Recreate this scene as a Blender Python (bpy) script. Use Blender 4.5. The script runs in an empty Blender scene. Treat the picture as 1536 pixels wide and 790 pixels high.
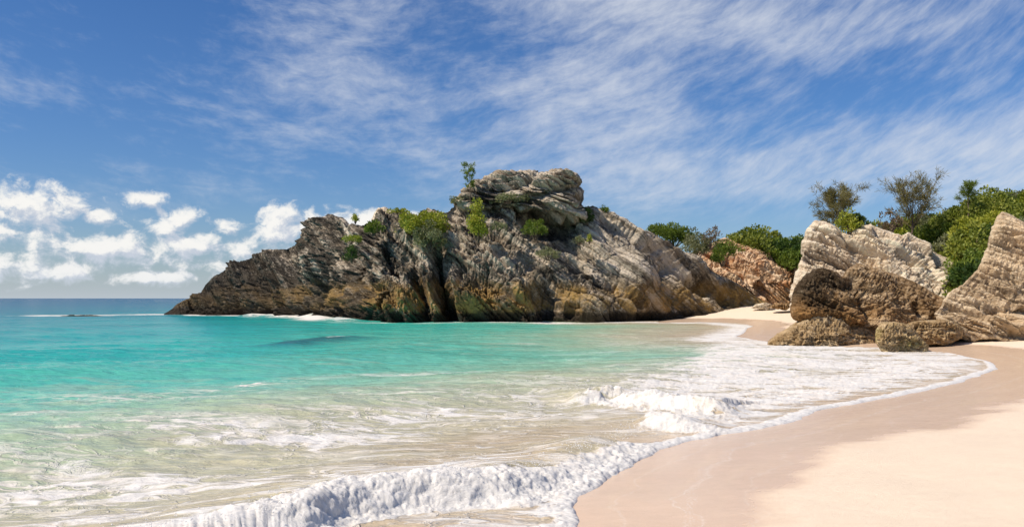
import bpy, math, random
import numpy as np
from mathutils import Vector

sc = bpy.context.scene
COL = sc.collection
R = math.radians
# ------------------------------------------------------------------ camera
F = 1330.0; CX = 768.0; HY = 447.0; H = 2.4          # focal length and horizon in photo pixels, eye height
cam_d = bpy.data.cameras.new('camera'); cam = bpy.data.objects.new('camera', cam_d); COL.objects.link(cam)
cam.location = (0, 0, H); cam.rotation_euler = (R(90), 0, 0)
cam_d.sensor_width = 36; cam_d.lens = 36 * F / 1536
cam_d.shift_y = (HY - 395) / 1536
cam_d.clip_start = 0.05; cam_d.clip_end = 60000
sc.camera = cam
# ------------------------------------------------------------------ sun, exposure
SUN_EL = R(47); SUN_H = Vector((-0.91, -0.42, 0)).normalized()
SUN = Vector((SUN_H.x * math.cos(SUN_EL), SUN_H.y * math.cos(SUN_EL), math.sin(SUN_EL)))
sd = bpy.data.lights.new('sun', 'SUN'); sun = bpy.data.objects.new('sun', sd); COL.objects.link(sun)
sd.energy = 4.5; sd.angle = R(0.53); sd.color = (1.0, 0.875, 0.71)
sun.location = SUN * 300; sun.rotation_euler = SUN.to_track_quat('Z', 'Y').to_euler()
sc.view_settings.view_transform = 'Standard'; sc.view_settings.look = 'None'
sc.view_settings.exposure = 0.25; sc.view_settings.gamma = 1
sc.cycles.max_bounces = 6; sc.cycles.diffuse_bounces = 3; sc.cycles.glossy_bounces = 3
sc.cycles.transparent_max_bounces = 8
sc.cycles.sample_clamp_indirect = 6.0

# ------------------------------------------------------------------ node helpers
class NT:
    def __init__(s, tree): s.t = tree; s.t.nodes.clear()
    def n(s, typ, ins=None, **props):
        nd = s.t.nodes.new(typ)
        for k, v in props.items(): setattr(nd, k, v)
        for k, v in (ins or {}).items(): s.put(nd.inputs[k], v)
        return nd
    def put(s, sock, v):
        if isinstance(v, bpy.types.NodeSocket): s.t.links.new(v, sock)
        else:
            if sock.type == 'RGBA' and len(v) == 3: v = (*v, 1)
            sock.default_value = v
    def m(s, op, a, b=0.0, c=0.0, clamp=False):
        nd = s.n('ShaderNodeMath', {0: a, 1: b, 2: c}, operation=op); nd.use_clamp = clamp; return nd.outputs[0]
    def add(s, a, b): return s.m('ADD', a, b)
    def sub(s, a, b): return s.m('SUBTRACT', a, b)
    def mul(s, a, b): return s.m('MULTIPLY', a, b)
    def ss(s, v, lo, hi, a=0.0, b=1.0):
        return s.n('ShaderNodeMapRange', {0: v, 1: lo, 2: hi, 3: a, 4: b}, interpolation_type='SMOOTHSTEP').outputs[0]
    def lin(s, v, lo, hi, a=0.0, b=1.0):
        return s.n('ShaderNodeMapRange', {0: v, 1: lo, 2: hi, 3: a, 4: b}).outputs[0]
    def mix(s, f, a, b, blend='MIX'):
        nd = s.n('ShaderNodeMix', {0: f, 6: a, 7: b}, data_type='RGBA', blend_type=blend); return nd.outputs[2]
    def noise(s, v, scale, detail=4.0, rough=0.55, dist=0.0, lac=2.0):
        return s.n('ShaderNodeTexNoise', {'Vector': v, 'Scale': scale, 'Detail': detail, 'Roughness': rough, 'Distortion': dist, 'Lacunarity': lac}).outputs[0]
    def xyz(s, x, y, z): return s.n('ShaderNodeCombineXYZ', {0: x, 1: y, 2: z}).outputs[0]
    def vec(s, op, a, b=(0, 0, 0)):
        nd = s.n('ShaderNodeVectorMath', {0: a, 1: b}, operation=op); return nd.outputs['Value'] if op in ('DOT_PRODUCT', 'LENGTH') else nd.outputs[0]
    def sep(s, v):
        o = s.n('ShaderNodeSeparateXYZ', {0: v}).outputs; return o[0], o[1], o[2]
    def ramp(s, f, stops, interp='LINEAR'):
        nd = s.n('ShaderNodeValToRGB', {0: f}); e = nd.color_ramp; e.interpolation = interp
        while len(e.elements) < len(stops): e.elements.new(0.5)
        for el, (p, c) in zip(e.elements, stops): el.position = p; el.color = (*c, 1)
        return nd.outputs[0]
    def bump(s, h, strength, dist, normal=None):
        ins = {'Height': h, 'Strength': strength, 'Distance': dist}
        if normal is not None: ins['Normal'] = normal
        return s.n('ShaderNodeBump', ins).outputs[0]

def material(name):
    mt = bpy.data.materials.new(name); mt.use_nodes = True
    return mt, NT(mt.node_tree)
def finish(T, bsdf): T.t.links.new(bsdf.outputs[0], T.n('ShaderNodeOutputMaterial').inputs[0])

# ------------------------------------------------------------------ sky
def build_world():
    w = bpy.data.worlds.new('World'); sc.world = w; w.use_nodes = True
    T = NT(w.node_tree)
    sky = T.n('ShaderNodeTexSky', sky_type='NISHITA', sun_disc=False, sun_elevation=SUN_EL,
              sun_rotation=math.atan2(SUN_H.x, SUN_H.y), altitude=0, air_density=1.0, dust_density=0.6, ozone_density=2.6)
    d = T.n('ShaderNodeTexCoord').outputs['Generated']
    d = T.vec('NORMALIZE', d)
    x, y, z = T.sep(d)
    az = T.m('ARCTAN2', x, y)                       # 0 ahead, + to the right
    el = T.m('ARCSINE', z)
    skyc = sky.outputs[0]
    skyc = T.mix(1.0, skyc, (0.66, 0.80, 1.03), 'MULTIPLY')
    hsv = T.n('ShaderNodeHueSaturation', {'Hue': 0.502, 'Saturation': 1.12, 'Value': 1.0, 'Color': skyc}); skyc = hsv.outputs[0]
    # --- cirrus: combed streaks that dip on one side and climb on the other, over a mottled veil
    azc = T.m('MINIMUM', T.m('MAXIMUM', az, -1.3), 1.3)
    azs = T.add(azc, 0.21)
    v = T.sub(el, T.mul(T.mul(azs, azs), 0.45))
    wn = T.noise(T.xyz(T.mul(az, 3.0), T.mul(el, 5.0), 3.0), 1.2, 4)
    v = T.add(v, T.mul(T.sub(wn, 0.5), 0.06))
    st = T.noise(T.xyz(T.mul(az, 3.2), T.mul(v, 22.0), 0.0), 1.0, 6, 0.64, 0.0)
    fine = T.noise(T.xyz(T.mul(az, 34.0), T.mul(v, 74.0), 5.0), 1.0, 6, 0.65, 0.15)
    big = T.noise(T.xyz(T.mul(az, 4.0), T.mul(el, 8.0), 9.0), 1.0, 3)
    dens = T.add(T.add(T.add(T.mul(st, 0.50), T.mul(fine, 0.52)), T.mul(T.sub(big, 0.5), 0.95)), 0.225)
    def gauss(az0, el0, ra, re, amp):
        p = T.m('POWER', T.m('DIVIDE', T.sub(az, R(az0)), R(ra)), 2.0)
        q = T.m('POWER', T.m('DIVIDE', T.sub(el, R(el0)), R(re)), 2.0)
        return T.mul(T.m('EXPONENT', T.mul(T.add(p, q), -1.0)), amp)
    cov = T.add(T.add(gauss(3, 9.5, 9, 4.0, 0.22), gauss(26, 7.5, 17, 3.4, 0.36)), T.add(gauss(14, 17, 24, 5.0, 0.22), gauss(-13, 13.0, 9, 3.0, 0.17)))
    cov = T.add(cov, T.mul(T.ss(el, R(22), R(45)), 0.15))
    dens = T.add(dens, cov)
    cir = T.mul(T.ss(dens, 0.70, 1.32), 0.80)
    cir = T.mul(cir, T.ss(el, R(3.6), R(6.5)))
    col = T.mix(cir, skyc, (7.0, 7.35, 8.0))
    # --- low cumulus bank
    def cum(da, de):
        A = T.add(az, da); E = T.add(el, de)
        nz = T.noise(T.xyz(T.mul(A, 1.0), T.mul(E, 1.25), 1.7), 40.0, 8, 0.62, 0.25)
        blobs = [(-28.5, 5.6, 3.4, 1.5, .62), (-24.6, 5.1, 1.7, .7, .50), (-22.6, 6.2, 1.5, .75, .55), (-21.0, 5.0, 1.6, 1.2, .62), (-24.0, 3.2, 3.4, .95, .66),
                 (-20.0, 3.5, 2.2, 1.05, .66), (-30.0, 1.9, 3.2, 1.1, .68), (-26.8, 1.7, 2.4, .85, .62), (-22.0, 1.35, 3.0, .55, .66), (-17.6, 4.6, 1.3, .6, .52),
                 (-16.9, 3.2, 1.5, .9, .60), (-14.6, 5.0, 1.7, 1.5, .66), (-12.2, 5.0, 2.0, 1.1, .68), (-9.0, 5.3, 2.2, .9, .66), (-6.5, 5.1, 1.2, .8, .55), (-15.0, 3.0, 2.0, 1.0, .55),
                 (-24.0, 2.6, 10.0, 1.5, .42), (-29.0, 4.0, 4.0, 1.2, .46), (-40.0, 4.0, 6.0, 1.6, .6), (62, 5.0, 12.0, 1.6, .5), (-80, 4.0, 14.0, 1.8, .55)]
        sm = None
        for (a0, e0, ra, re, am) in blobs:
            p = T.m('POWER', T.m('DIVIDE', T.sub(A, R(a0)), R(ra*1.15)), 2.0)
            q = T.m('POWER', T.m('DIVIDE', T.sub(E, R(e0*0.93)), R(re*1.0)), 2.0)
            g = T.mul(T.m('EXPONENT', T.mul(T.add(p, q), -1.0)), am)
            sm = g if sm is None else T.m('MAXIMUM', sm, g)
        return T.add(sm, T.mul(T.mul(T.sub(nz, 0.5), 1.55), T.ss(sm, 0.04, 0.22)))
    c0 = cum(0.0, 0.0); c1 = cum(-R(0.45), R(0.55))
    alpha = T.mul(T.ss(c0, 0.20, 0.58), T.ss(c0, 0.1, 0.75, 0.8, 1.0))
    alpha = T.mul(alpha, T.ss(el, R(9.0), R(6.8)))
    lit = T.ss(T.sub(c0, c1), -0.16, 0.22)
    ccol = T.mix(lit, (5.6, 6.1, 7.0), (9.4, 9.25, 8.9))
    col = T.mix(alpha, col, ccol)
    # pale marine air along the horizon
    hz = T.mul(T.m('EXPONENT', T.mul(T.m('ABSOLUTE', el), -1.0 / R(1.6))), 0.55)
    col = T.mix(hz, col, (6.8, 7.5, 8.4))
    bg = T.n('ShaderNodeBackground', {'Color': col, 'Strength': 0.085})
    T.t.links.new(bg.outputs[0], T.n('ShaderNodeOutputWorld').inputs[0])
build_world()

# ------------------------------------------------------------------ numpy noise
rng0 = np.random.RandomState(7)
PERM = np.concatenate([rng0.permutation(256)] * 3).astype(np.int32)
G3 = np.array([[1,1,0],[-1,1,0],[1,-1,0],[-1,-1,0],[1,0,1],[-1,0,1],[1,0,-1],[-1,0,-1],[0,1,1],[0,-1,1],[0,1,-1],[0,-1,-1],[1,1,0],[-1,1,0],[0,-1,1],[0,-1,-1]], np.float32)
def perlin(x, y, z):
    x, y, z = np.broadcast_arrays(np.asarray(x, np.float32), np.asarray(y, np.float32), np.asarray(z, np.float32))
    xi = np.floor(x); yi = np.floor(y); zi = np.floor(z)
    fx = x - xi; fy = y - yi; fz = z - zi
    xi = xi.astype(np.int32) & 255; yi = yi.astype(np.int32) & 255; zi = zi.astype(np.int32) & 255
    u = fx*fx*fx*(fx*(fx*6-15)+10); v = fy*fy*fy*(fy*(fy*6-15)+10); w = fz*fz*fz*(fz*(fz*6-15)+10)
    def g(a, b, c):
        h = PERM[PERM[PERM[xi+a] + yi+b] + zi+c] & 15
        q = G3[h]
        return q[..., 0]*(fx-a) + q[..., 1]*(fy-b) + q[..., 2]*(fz-c)
    def lp(t, a, b): return a + t*(b-a)
    return lp(w, lp(v, lp(u, g(0,0,0), g(1,0,0)), lp(u, g(0,1,0), g(1,1,0))),
                 lp(v, lp(u, g(0,0,1), g(1,0,1)), lp(u, g(0,1,1), g(1,1,1))))
def fbm(x, y, z, octv=4, gain=0.5, lac=2.03):
    s = 0; a = 1.0; f = 1.0
    for i in range(octv):
        s = s + a*perlin(x*f + 13.7*i, y*f + 5.1*i, z*f + 9.3*i); a *= gain; f *= lac
    return s
def sstep(v, a, b):
    t = np.clip((v-a)/(b-a), 0, 1); return t*t*(3-2*t)
def interp(x, pts, k=1):
    p = np.array(pts, float); return np.interp(x, p[:, 0], p[:, k])
def seg_dist(X, Y, a, b):
    ax, ay = a; bx, by = b; dx, dy = bx-ax, by-ay; L = dx*dx+dy*dy+1e-12
    t = np.clip(((X-ax)*dx + (Y-ay)*dy)/L, 0, 1)
    return np.hypot(X-ax-t*dx, Y-ay-t*dy), t
def poly_dist(X, Y, pts):
    D = np.full(X.shape, 1e9); S = np.zeros(X.shape); SIDE = np.zeros(X.shape); acc = 0.0
    for a, b in zip(pts[:-1], pts[1:]):
        d, t = seg_dist(X, Y, a, b); L = math.hypot(b[0]-a[0], b[1]-a[1])
        m = d < D
        cr = (b[0]-a[0])*(Y-a[1]) - (b[1]-a[1])*(X-a[0])
        D = np.where(m, d, D); S = np.where(m, acc+t*L, S); SIDE = np.where(m, np.sign(cr), SIDE); acc += L
    return D, S, SIDE
def in_poly(X, Y, pts):
    ins = np.zeros(X.shape, bool); n = len(pts)
    for i in range(n):
        x1, y1 = pts[i]; x2, y2 = pts[(i+1) % n]
        if y1 == y2: continue
        c = ((y1 > Y) != (y2 > Y)) & (X < (x2-x1)*(Y-y1)/(y2-y1) + x1); ins ^= c
    return ins

# ------------------------------------------------------------------ mesh helpers
def mesh_np(name, verts, faces, smooth=True, attrs=None):
    me = bpy.data.meshes.new(name)
    verts = np.ascontiguousarray(verts, np.float32); faces = np.ascontiguousarray(faces, np.int32)
    nf, k = faces.shape
    me.vertices.add(len(verts)); me.vertices.foreach_set('co', verts.ravel())
    me.loops.add(nf*k); me.loops.foreach_set('vertex_index', faces.ravel())
    me.polygons.add(nf); me.polygons.foreach_set('loop_start', np.arange(0, nf*k, k, dtype=np.int32))
    me.polygons.foreach_set('loop_total', np.full(nf, k, np.int32))
    me.polygons.foreach_set('use_smooth', np.full(nf, smooth, bool))
    for an, av in (attrs or {}).items():
        at = me.attributes.new(an, 'FLOAT', 'POINT'); at.data.foreach_set('value', np.ascontiguousarray(av, np.float32).ravel())
    me.update(calc_edges=True); me.validate(verbose=False)
    return me
def grid_faces(nr, nc, wrap=False):
    i = np.arange(nr-1)[:, None]; j = np.arange(nc if wrap else nc-1)[None, :]
    j2 = (j+1) % nc
    return np.stack([i*nc+j, i*nc+j2, (i+1)*nc+j2, (i+1)*nc+j], -1).reshape(-1, 4)
def grid_normals(P, wrap=False):
    du = np.gradient(P, axis=1)
    if wrap:
        du = (np.roll(P, -1, 1) - np.roll(P, 1, 1))*0.5
    dv = np.gradient(P, axis=0)
    n = np.cross(du, dv); l = np.linalg.norm(n, axis=-1, keepdims=True); return n/np.maximum(l, 1e-9)
def thing(name, label, cat, loc=(0, 0, 0), group=None):
    o = bpy.data.objects.new(name, None); COL.objects.link(o); o.location = loc
    o.empty_display_size = 0.3
    o['label'] = label; o['category'] = cat
    if group: o['group'] = group
    return o
def link(name, me, mat, parent=None, loc=None, label=None):
    o = bpy.data.objects.new(name, me); COL.objects.link(o)
    if mat and not me.materials: me.materials.append(mat)
    if parent: o.parent = parent
    if loc is not None: o.location = loc
    if label: o['label'] = label
    return o
def setting(o, kind='structure'): o['kind'] = kind; return o
def W(px, py, Y): return ((px-CX)/F*Y, Y, H-(py-HY)/F*Y)
def G(px, py, z=0.0):
    Y = (H-z)*F/(py-HY); return ((px-CX)/F*Y, Y)
def dup(root, loc, rz=0.0, scale=1.0, label=None, group=None):
    r = root.copy(); COL.objects.link(r); r.location = loc; r.rotation_euler = (0, 0, rz)
    r.scale = (scale,)*3 if not isinstance(scale, tuple) else scale
    if label: r['label'] = label
    if group: r['group'] = group
    for ch in list(root.children):
        c = ch.copy(); COL.objects.link(c); c.parent = r
    return r

# ------------------------------------------------------------------ shoreline
SHORE_PX = [(850, 790), (856, 765), (866, 745), (905, 722), (955, 692), (985, 674), (1040, 661), (1110, 649), (1180, 635), (1220, 618),
            (1300, 602), (1380, 588), (1440, 573), (1500, 553), (1478, 541), (1430, 530), (1330, 522), (1240, 519), (1160, 514), (1105, 505)]
SHORE = [(-24.0, -24.0), (-9.0, -3.5), (-2.2, 5.2)] + [G(*p) for p in SHORE_PX] + [G(1118, 494), G(1130, 489), G(1112, 484), G(1050, 482.5), G(990, 483.5), (16.0, 99), (16, 150), (40, 600), (400, 9000)]
def shore_s(X, Y, noise=True):
    D, S, side = poly_dist(X, Y, SHORE)
    s = np.where(in_poly(X, Y, SHORE + [(9000, 9000), (9000, -24)]), -D, D)
    if noise:
        near = np.exp(-np.maximum(Y, 0)/60.0)
        s = s + near*(0.20*perlin(X*0.75, Y*0.75, 0.5) + 0.10*perlin(X*1.9, Y*1.9, 4.5) + 0.035*perlin(X*5, Y*5, 8.5)) + (1-near)*0.5*perlin(X*.25, Y*.25, 2.5)
    return s
def sand_z(X, Y, s):
    l = np.maximum(-s, 0)
    z = np.where(s > 0, -0.055*s, 0.0)
    z = np.maximum(z, -2.5 - 0.002*np.maximum(s, 0))
    z = z + 0.085*l*np.exp(-l/30.0)
    z = z + 0.75*1.15*np.exp(-((X-30)**2 + (Y-102)**2)/9.0**2)*sstep(l, 0, 4)
    z = z + sstep(l, 1.0, 4.0)*(0.03*perlin(X*0.35, Y*0.35, 1.5) + 0.012*perlin(X*1.3, Y*1.3, 3.5))
    return z
def persp_grid(px0, px1, nc, dys):
    Yr = H*F/np.asarray(dys)
    px = np.linspace(px0, px1, nc)
    X = (px[None, :]-CX)/F*Yr[:, None]; Y = np.repeat(Yr[:, None], nc, 1)
    return X, Y

# ------------------------------------------------------------------ ground: beach
def build_beach():
    dys = np.concatenate([[0.12, 0.3, 0.7, 1.5, 3, 5], np.arange(7, 60, 1.0), np.arange(60, 420, 1.6), np.geomspace(420, 3600, 50)])
    X, Y = persp_grid(-900, 2600, 700, dys)
    s = shore_s(X, Y); z = sand_z(X, Y, s)
    P = np.stack([X, Y, z], -1).reshape(-1, 3)
    me = mesh_np('beach', P, grid_faces(*X.shape)[:, ::-1], attrs={'shore': s.ravel()})
    mt, T = material('sand')
    p = T.n('ShaderNodeNewGeometry').outputs['Position']; x, y, zc = T.sep(p)
    s_ = T.n('ShaderNodeAttribute', attribute_name='shore').outputs['Fac']
    n1 = T.noise(p, 0.55, 4); n2 = T.noise(p, 7.0, 5, 0.6); n3 = T.noise(p, 190.0, 2, 0.6)
    lim = T.add(T.lin(y, 8.0, 16.0, -1.9, -3.2), T.mul(T.sub(n1, 0.5), 1.8))
    wet = T.ss(T.add(T.sub(s_, lim), T.mul(T.sub(T.noise(T.xyz(T.mul(x, .5), y, 1.0), 1.6, 5, .6), .5), 0.9)), -0.35, 0.40)
    dry = T.mix(n2, (0.73, 0.605, 0.47), (0.80, 0.69, 0.555))
    dry = T.mix(T.ss(n3, 0.56, 0.74), dry, (0.62, 0.47, 0.36))
    wetc = T.mix(n1, (0.64, 0.465, 0.335), (0.73, 0.56, 0.415))
    wetc = T.mix(T.mul(T.ss(n2, 0.45, 0.7), 0.5), wetc, (0.68, 0.50, 0.365))
    # drying rows left by the last swash
    row = T.noise(T.xyz(T.mul(s_, 3.2), T.mul(T.add(x, y), 0.16), 2.0), 1.0, 4, 0.55, 0.3)
    wetc = T.mix(T.mul(T.ss(row, 0.45, 0.72), 0.55), wetc, (0.74, 0.565, 0.40))
    # flecks of drying foam and shell grit in bands that follow the water's edge
    fl = T.noise(T.xyz(T.mul(x, 1.0), T.mul(y, 1.0), 0.0), 42.0, 2, 0.5)
    band = T.add(T.mul(T.m('EXPONENT', T.mul(T.m('POWER', T.m('DIVIDE', T.add(s_, T.add(1.25, T.mul(T.sub(n1, .5), .8))), 0.10), 2.0), -1.0)), 0.6), T.mul(T.noise(p, 1.7, 3), 0.22))
    fleck = T.mul(T.ss(T.add(fl, T.mul(band, 0.22)), 0.69, 0.78), 0.55)
    for off_, k_ in ((0.55, .5), (1.25, .75), (1.95, .4)):
        q_ = T.m('ABSOLUTE', T.add(s_, T.add(off_, T.mul(T.sub(T.noise(T.xyz(x, y, off_*9), 0.8, 4, 0.6), .5), 1.1))))
        wetc = T.mix(T.mul(T.mul(T.ss(q_, 0.035, 0.0), k_), T.ss(fl, 0.42, 0.66)), wetc, (0.84, 0.76, 0.66))
    wetc = T.mix(fleck, wetc, (0.86, 0.80, 0.72))
    col = T.mix(wet, dry, wetc)
    rough = T.lin(wet, 0, 1, 0.9, 0.20)
    rough = T.add(rough, T.mul(T.sub(n2, 0.5), 0.2))
    rip = T.noise(T.xyz(T.mul(x, 0.35), y, zc), 3.0, 3)
    hgt = T.add(T.add(T.mul(n3, T.lin(wet, 0, 1, 0.010, 0.003)), T.mul(n2, T.lin(wet, 0, 1, 0.012, 0.004))), T.mul(rip, T.lin(wet, 0, 1, 0.02, 0.010)))
    b = T.n('ShaderNodeBsdfPrincipled', {'Base Color': col, 'Roughness': rough, 'IOR': 1.33, 'Specular IOR Level': T.lin(wet, 0, 1, 0.1, 0.5), 'Normal': T.bump(hgt, 0.6, 1.0)})
    finish(T, b)
    setting(link('beach', me, mt))
build_beach()

# ------------------------------------------------------------------ water
CREST1 = [(-5.5, 5.6), (-3.6, 7.4), (-2.7, 8.6), (-1.75, 10.0), (-0.9, 10.5), (-0.1, 10.75), (0.55, 11.5), (1.15, 12.5), (1.75, 13.6), (2.25, 14.7)]
CREST2 = [(1.2, 20.6), (1.75, 21.0), (2.45, 21.2), (3.1, 20.3), (3.6, 19.0), (4.2, 18.3), (4.8, 18.0)]
CREST3 = [(2.2, 16.8), (2.7, 16.6), (3.3, 16.0), (4.1, 15.9)]
FOAM_POLY = [G(1062, 510), G(1010, 540), G(960, 562), G(905, 572), G(860, 600), G(905, 622), G(945, 640), G(960, 660), G(985, 676), G(1040, 664), G(1110, 652),
             G(1180, 638), G(1300, 605), G(1440, 576), G(1510, 553), G(1450, 515), G(1160, 507)]
def lee(px, py): return G(px, py)
HEAD_LINE = [G(250, 471.5), G(330, 473), G(430, 475), G(490, 480), G(525, 483.5), G(620, 484.5), G(760, 484), G(960, 483.5)]
def crest_wave(X, Y, pts, A, wf, wb, seed, taper=0.9):
    D, S, side = poly_dist(X, Y, pts)
    L = sum(math.hypot(b[0]-a[0], b[1]-a[1]) for a, b in zip(pts[:-1], pts[1:]))
    d = D*side                                     # left of the crest = seaward (+)
    wob = 0.16*perlin(X*1.1, Y*1.1, seed) + 0.07*perlin(X*3.1, Y*3.1, seed+3)
    d = d + wob
    env = sstep(S, 0.0, taper)*sstep(L-S, 0.0, taper)
    env = env*(0.85 + 0.35*perlin(S*0.7, seed, 0.3))
    h = np.where(d > 0, np.exp(-(d/wb)**2), np.exp(-(np.abs(d)/wf)**2.6))
    return A*env*h, d, env
def build_water():
    dys = np.concatenate([[0.25, 0.5, 0.8, 1.2, 1.7, 2.3, 3.0], np.arange(4, 21, 0.5), np.arange(21, 30, 0.25), np.arange(30, 90, 0.8), np.arange(90, 362, 0.85), np.arange(362, 700, 8)])
    X, Y = persp_grid(-420, 1640, 1250, dys)
    s = shore_s(X, Y)
    fade = np.exp(-Y/70.0)
    zs = sand_z(X, Y, s)
    # swell: long crests that bend towards the beach
    ph = s*1.0 + 0.35*Y
    sw = 0.10*np.sin(ph*0.42 + 2.0*perlin(X*.06, Y*.06, .7)) + 0.07*perlin(X*0.16, Y*0.34, 1.3) + 0.05*perlin(X*0.38, Y*0.8, 5.3)
    ch = 0.028*fbm(X*0.9, Y*2.0, 2.2, 3) + 0.010*perlin(X*3.2, Y*6.0, 7.7)
    deep = sstep(s, 0.4, 7.0)
    zf = 1.0/(1.0+(Y/160.0)**2)
    z = (sw*1.25*zf*(0.25+0.75*np.minimum(fade*1.6, 1)) + 2.6*ch*np.exp(-Y/60.0))*deep + 0.02
    # set of breakers
    w1, d1, e1 = crest_wave(X, Y, CREST1, 0.33, 0.32, 1.25, 11.0)
    w2, d2, e2 = crest_wave(X, Y, CREST2, 0.30, 0.32, 1.5, 21.0)
    w3, d3, e3 = crest_wave(X, Y, CREST3, 0.24, 0.40, 0.8, 31.0, 0.5)
    z = z + w1 + w2 + w3
    # foam cover
    n_md0 = perlin(X*0.35, Y*1.1, 12.6)
    D_, S_, _ = poly_dist(X, Y, FOAM_POLY + [FOAM_POLY[0]])
    ins = in_poly(X, Y, FOAM_POLY)
    pd = np.where(ins, D_, -D_) + 0.5*perlin(X*.5, Y*.5, 3.1)
    foam = (0.64+0.24*n_md0)*sstep(pd, -0.7, 1.6)
    n_lo = perlin(X*0.28, Y*0.5, 6.6); n_md = perlin(X*0.9, Y*1.5, 2.6)
    band = np.exp(-(np.maximum(np.abs(s-5.5)-3.0, 0)/3.0)**2)*np.exp(-Y/55.0)
    foam = np.maximum(foam, band*(0.56 + 0.30*n_lo + 0.2*n_md))
    foam = np.maximum(foam, 0.34*np.exp(-((s-13)/6.0)**2)*np.exp(-Y/60.0)*(1+1.2*n_lo))
    def brk(d, e, front, back, amt):
        f = sstep(d, -front, -front*0.55)*sstep(-d, -back, -back*0.25)
        return np.clip(e*1.3, 0, 1)*f*amt
    left = sstep(X, -3.4, -1.7)
    foam = np.maximum(foam, brk(d1, e1, 0.85, 0.42, 1.0)*(0.80+0.14*left+0.25*n_md0))
    foam = np.maximum(foam, brk(d2, e2, 1.2, 0.14, 0.90)*(0.78+0.45*n_md+.3*n_md0))
    foam = np.maximum(foam, brk(d3, e3, 0.7, 0.2, 0.92)*(0.72+0.5*n_md))
    foam = np.maximum(foam, np.clip(e1*1.3, 0, 1)*np.exp(-((d1-0.7)/0.7)**2)*(0.42+0.3*n_md))
    # swash sheet in front of the first breaker
    foam = np.maximum(foam, sstep(-d1, 0.3, 0.7)*sstep(s, 0, 0.2)*(s < 2.2)*(Y < 15)*(0.50 + 0.25*n_md))
    edge = np.exp(-((s-0.10)/0.22)**2)*(Y < 75)
    foam = np.maximum(foam, edge*1.05)
    dH, sH, _ = poly_dist(X, Y, HEAD_LINE)
    foam = np.maximum(foam, np.exp(-(dH/3.2)**2)*(0.56 + 0.5*perlin(X*.10, Y*.05, 1.2) + 0.5*perlin(X*.33, Y*.3, 1.9) + 0.3*n_lo + 0.2*sstep(-X, 12, 25)))
    dL, _, _ = poly_dist(X, Y, [G(60, 473.5), G(150, 472.5), G(255, 471)])
    foam = np.maximum(foam, np.exp(-(dL/4.5)**2)*(0.66 + 0.6*perlin(X*.07, Y*.12, 4.2) + 0.4*perlin(X*.3, Y*.2, 1.2)))
    dL, _, _ = poly_dist(X, Y, [G(380, 474.5), G(470, 475.5), G(515, 482)])
    foam = np.maximum(foam, np.exp(-(dL/1.8)**2)*(0.50+0.5*perlin(X*.16, Y*.12, 2.2)+0.6*perlin(X*.4, Y*.4, 6.2)))
    z = z + np.exp(-(dL/1.6)**2)*0.28*(1+1.3*perlin(X*.22, Y*.22, 3.3))
    # bay foam by the far beach
    dB, _, _ = poly_dist(X, Y, [G(1010, 485), G(1060, 484), G(1125, 490), G(1090, 505), G(1065, 512)])
    foam = np.maximum(foam, np.exp(-(dB/2.2)**2)*(0.72+0.3*n_md))
    foam = np.clip(foam, 0, 1)
    dW, _, _ = poly_dist(X, Y, [G(425, 518), G(465, 514), G(500, 510), G(522, 508)])
    dark_patch = np.exp(-((dW + 0.5*perlin(X*.5, Y*.5, 8.1))/1.5)**2)
    dC, _, _ = poly_dist(X, Y, [G(488, 509), G(522, 507)]); foam = np.maximum(foam, 0.62*np.exp(-(dC/0.8)**2))
    dC2, _, _ = poly_dist(X, Y, [G(372, 571), G(390, 570)]); foam = np.maximum(foam, 0.6*np.exp(-(dC2/0.5)**2))
    z = z + 0.25*np.exp(-(dW/1.6)**2)
    # keep above the sand by a thin film, and let it dip under at the water's edge
    film = np.where(s > 0, 0.045*np.sqrt(np.clip(s/0.16, 0, 1)) + 0.012*np.clip(s, 0, 3), s*0.6)
    low = zs + film
    kk = sstep(s, 0.0, 1.2)
    z = np.where(s > 0, np.maximum(z*kk + low*(1-kk), low), low)
    P = np.stack([X, Y, z], -1)
    # tumbling foam: billows pushed out along the surface normal
    Nn = -grid_normals(P); Nn *= np.sign(Nn[..., 2:3])
    crest = np.clip(brk(d1, e1, 0.8, 0.45, 1.0) + brk(d2, e2, 1.1, 0.35, 1.0) + brk(d3, e3, .8, .3, 1.0), 0, 1)
    def billow(f, zz): return np.minimum(np.abs(perlin(X*f, Y*f, P[..., 2]*f + zz))*1.9, 0.8) - 0.25
    bl = 0.05*billow(1.3, 1.1) + 0.055*billow(3.3, 2.2) + 0.040*billow(7.0, 3.3) + 0.022*billow(15.0, 4.4) + 0.012*billow(31.0, 5.4) + 0.03*perlin(X*2.2, Y*2.2, 3.3)
    near = np.exp(-Y/25.0)
    zone = 0.80*sstep(pd, -0.5, 1.5)*(s > 0)
    wl = 0.075*(0.35-np.abs(perlin(X*.55+.3*Y, Y*1.7, 6.1))) + 0.05*(0.35-np.abs(perlin(X*1.2, Y*3.4, 9.1)))
    small = wl*1.6*zone*sstep(s, 0.3, 2.0) + (0.035*billow(2.6, 7.1) + 0.028*billow(6.0, 8.1)+0.012*billow(14.0, 8.6))*zone*sstep(s, 0.15, 1.2) + 0.02*billow(8.0, 3.1)*np.exp(-((s-0.2)/0.25)**2)*(s > 0.03)*near*2
    P = P + Nn*(bl*(0.66*crest + 0.5*np.clip(brk(d2, e2, 1.1, 0.3, 1.0), 0, 1)) + small*(0.4+near))[..., None]
    me = mesh_np('water', P.reshape(-1, 3), grid_faces(*X.shape)[:, ::-1], attrs={'shore': s.ravel(), 'foam': foam.ravel(), 'dark_patch': dark_patch.ravel(), 'rise': (w1+w2+w3).ravel()})
    mt, T = material('sea_water')
    p = T.n('ShaderNodeNewGeometry').outputs['Position']; x, y, zc = T.sep(p)
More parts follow.
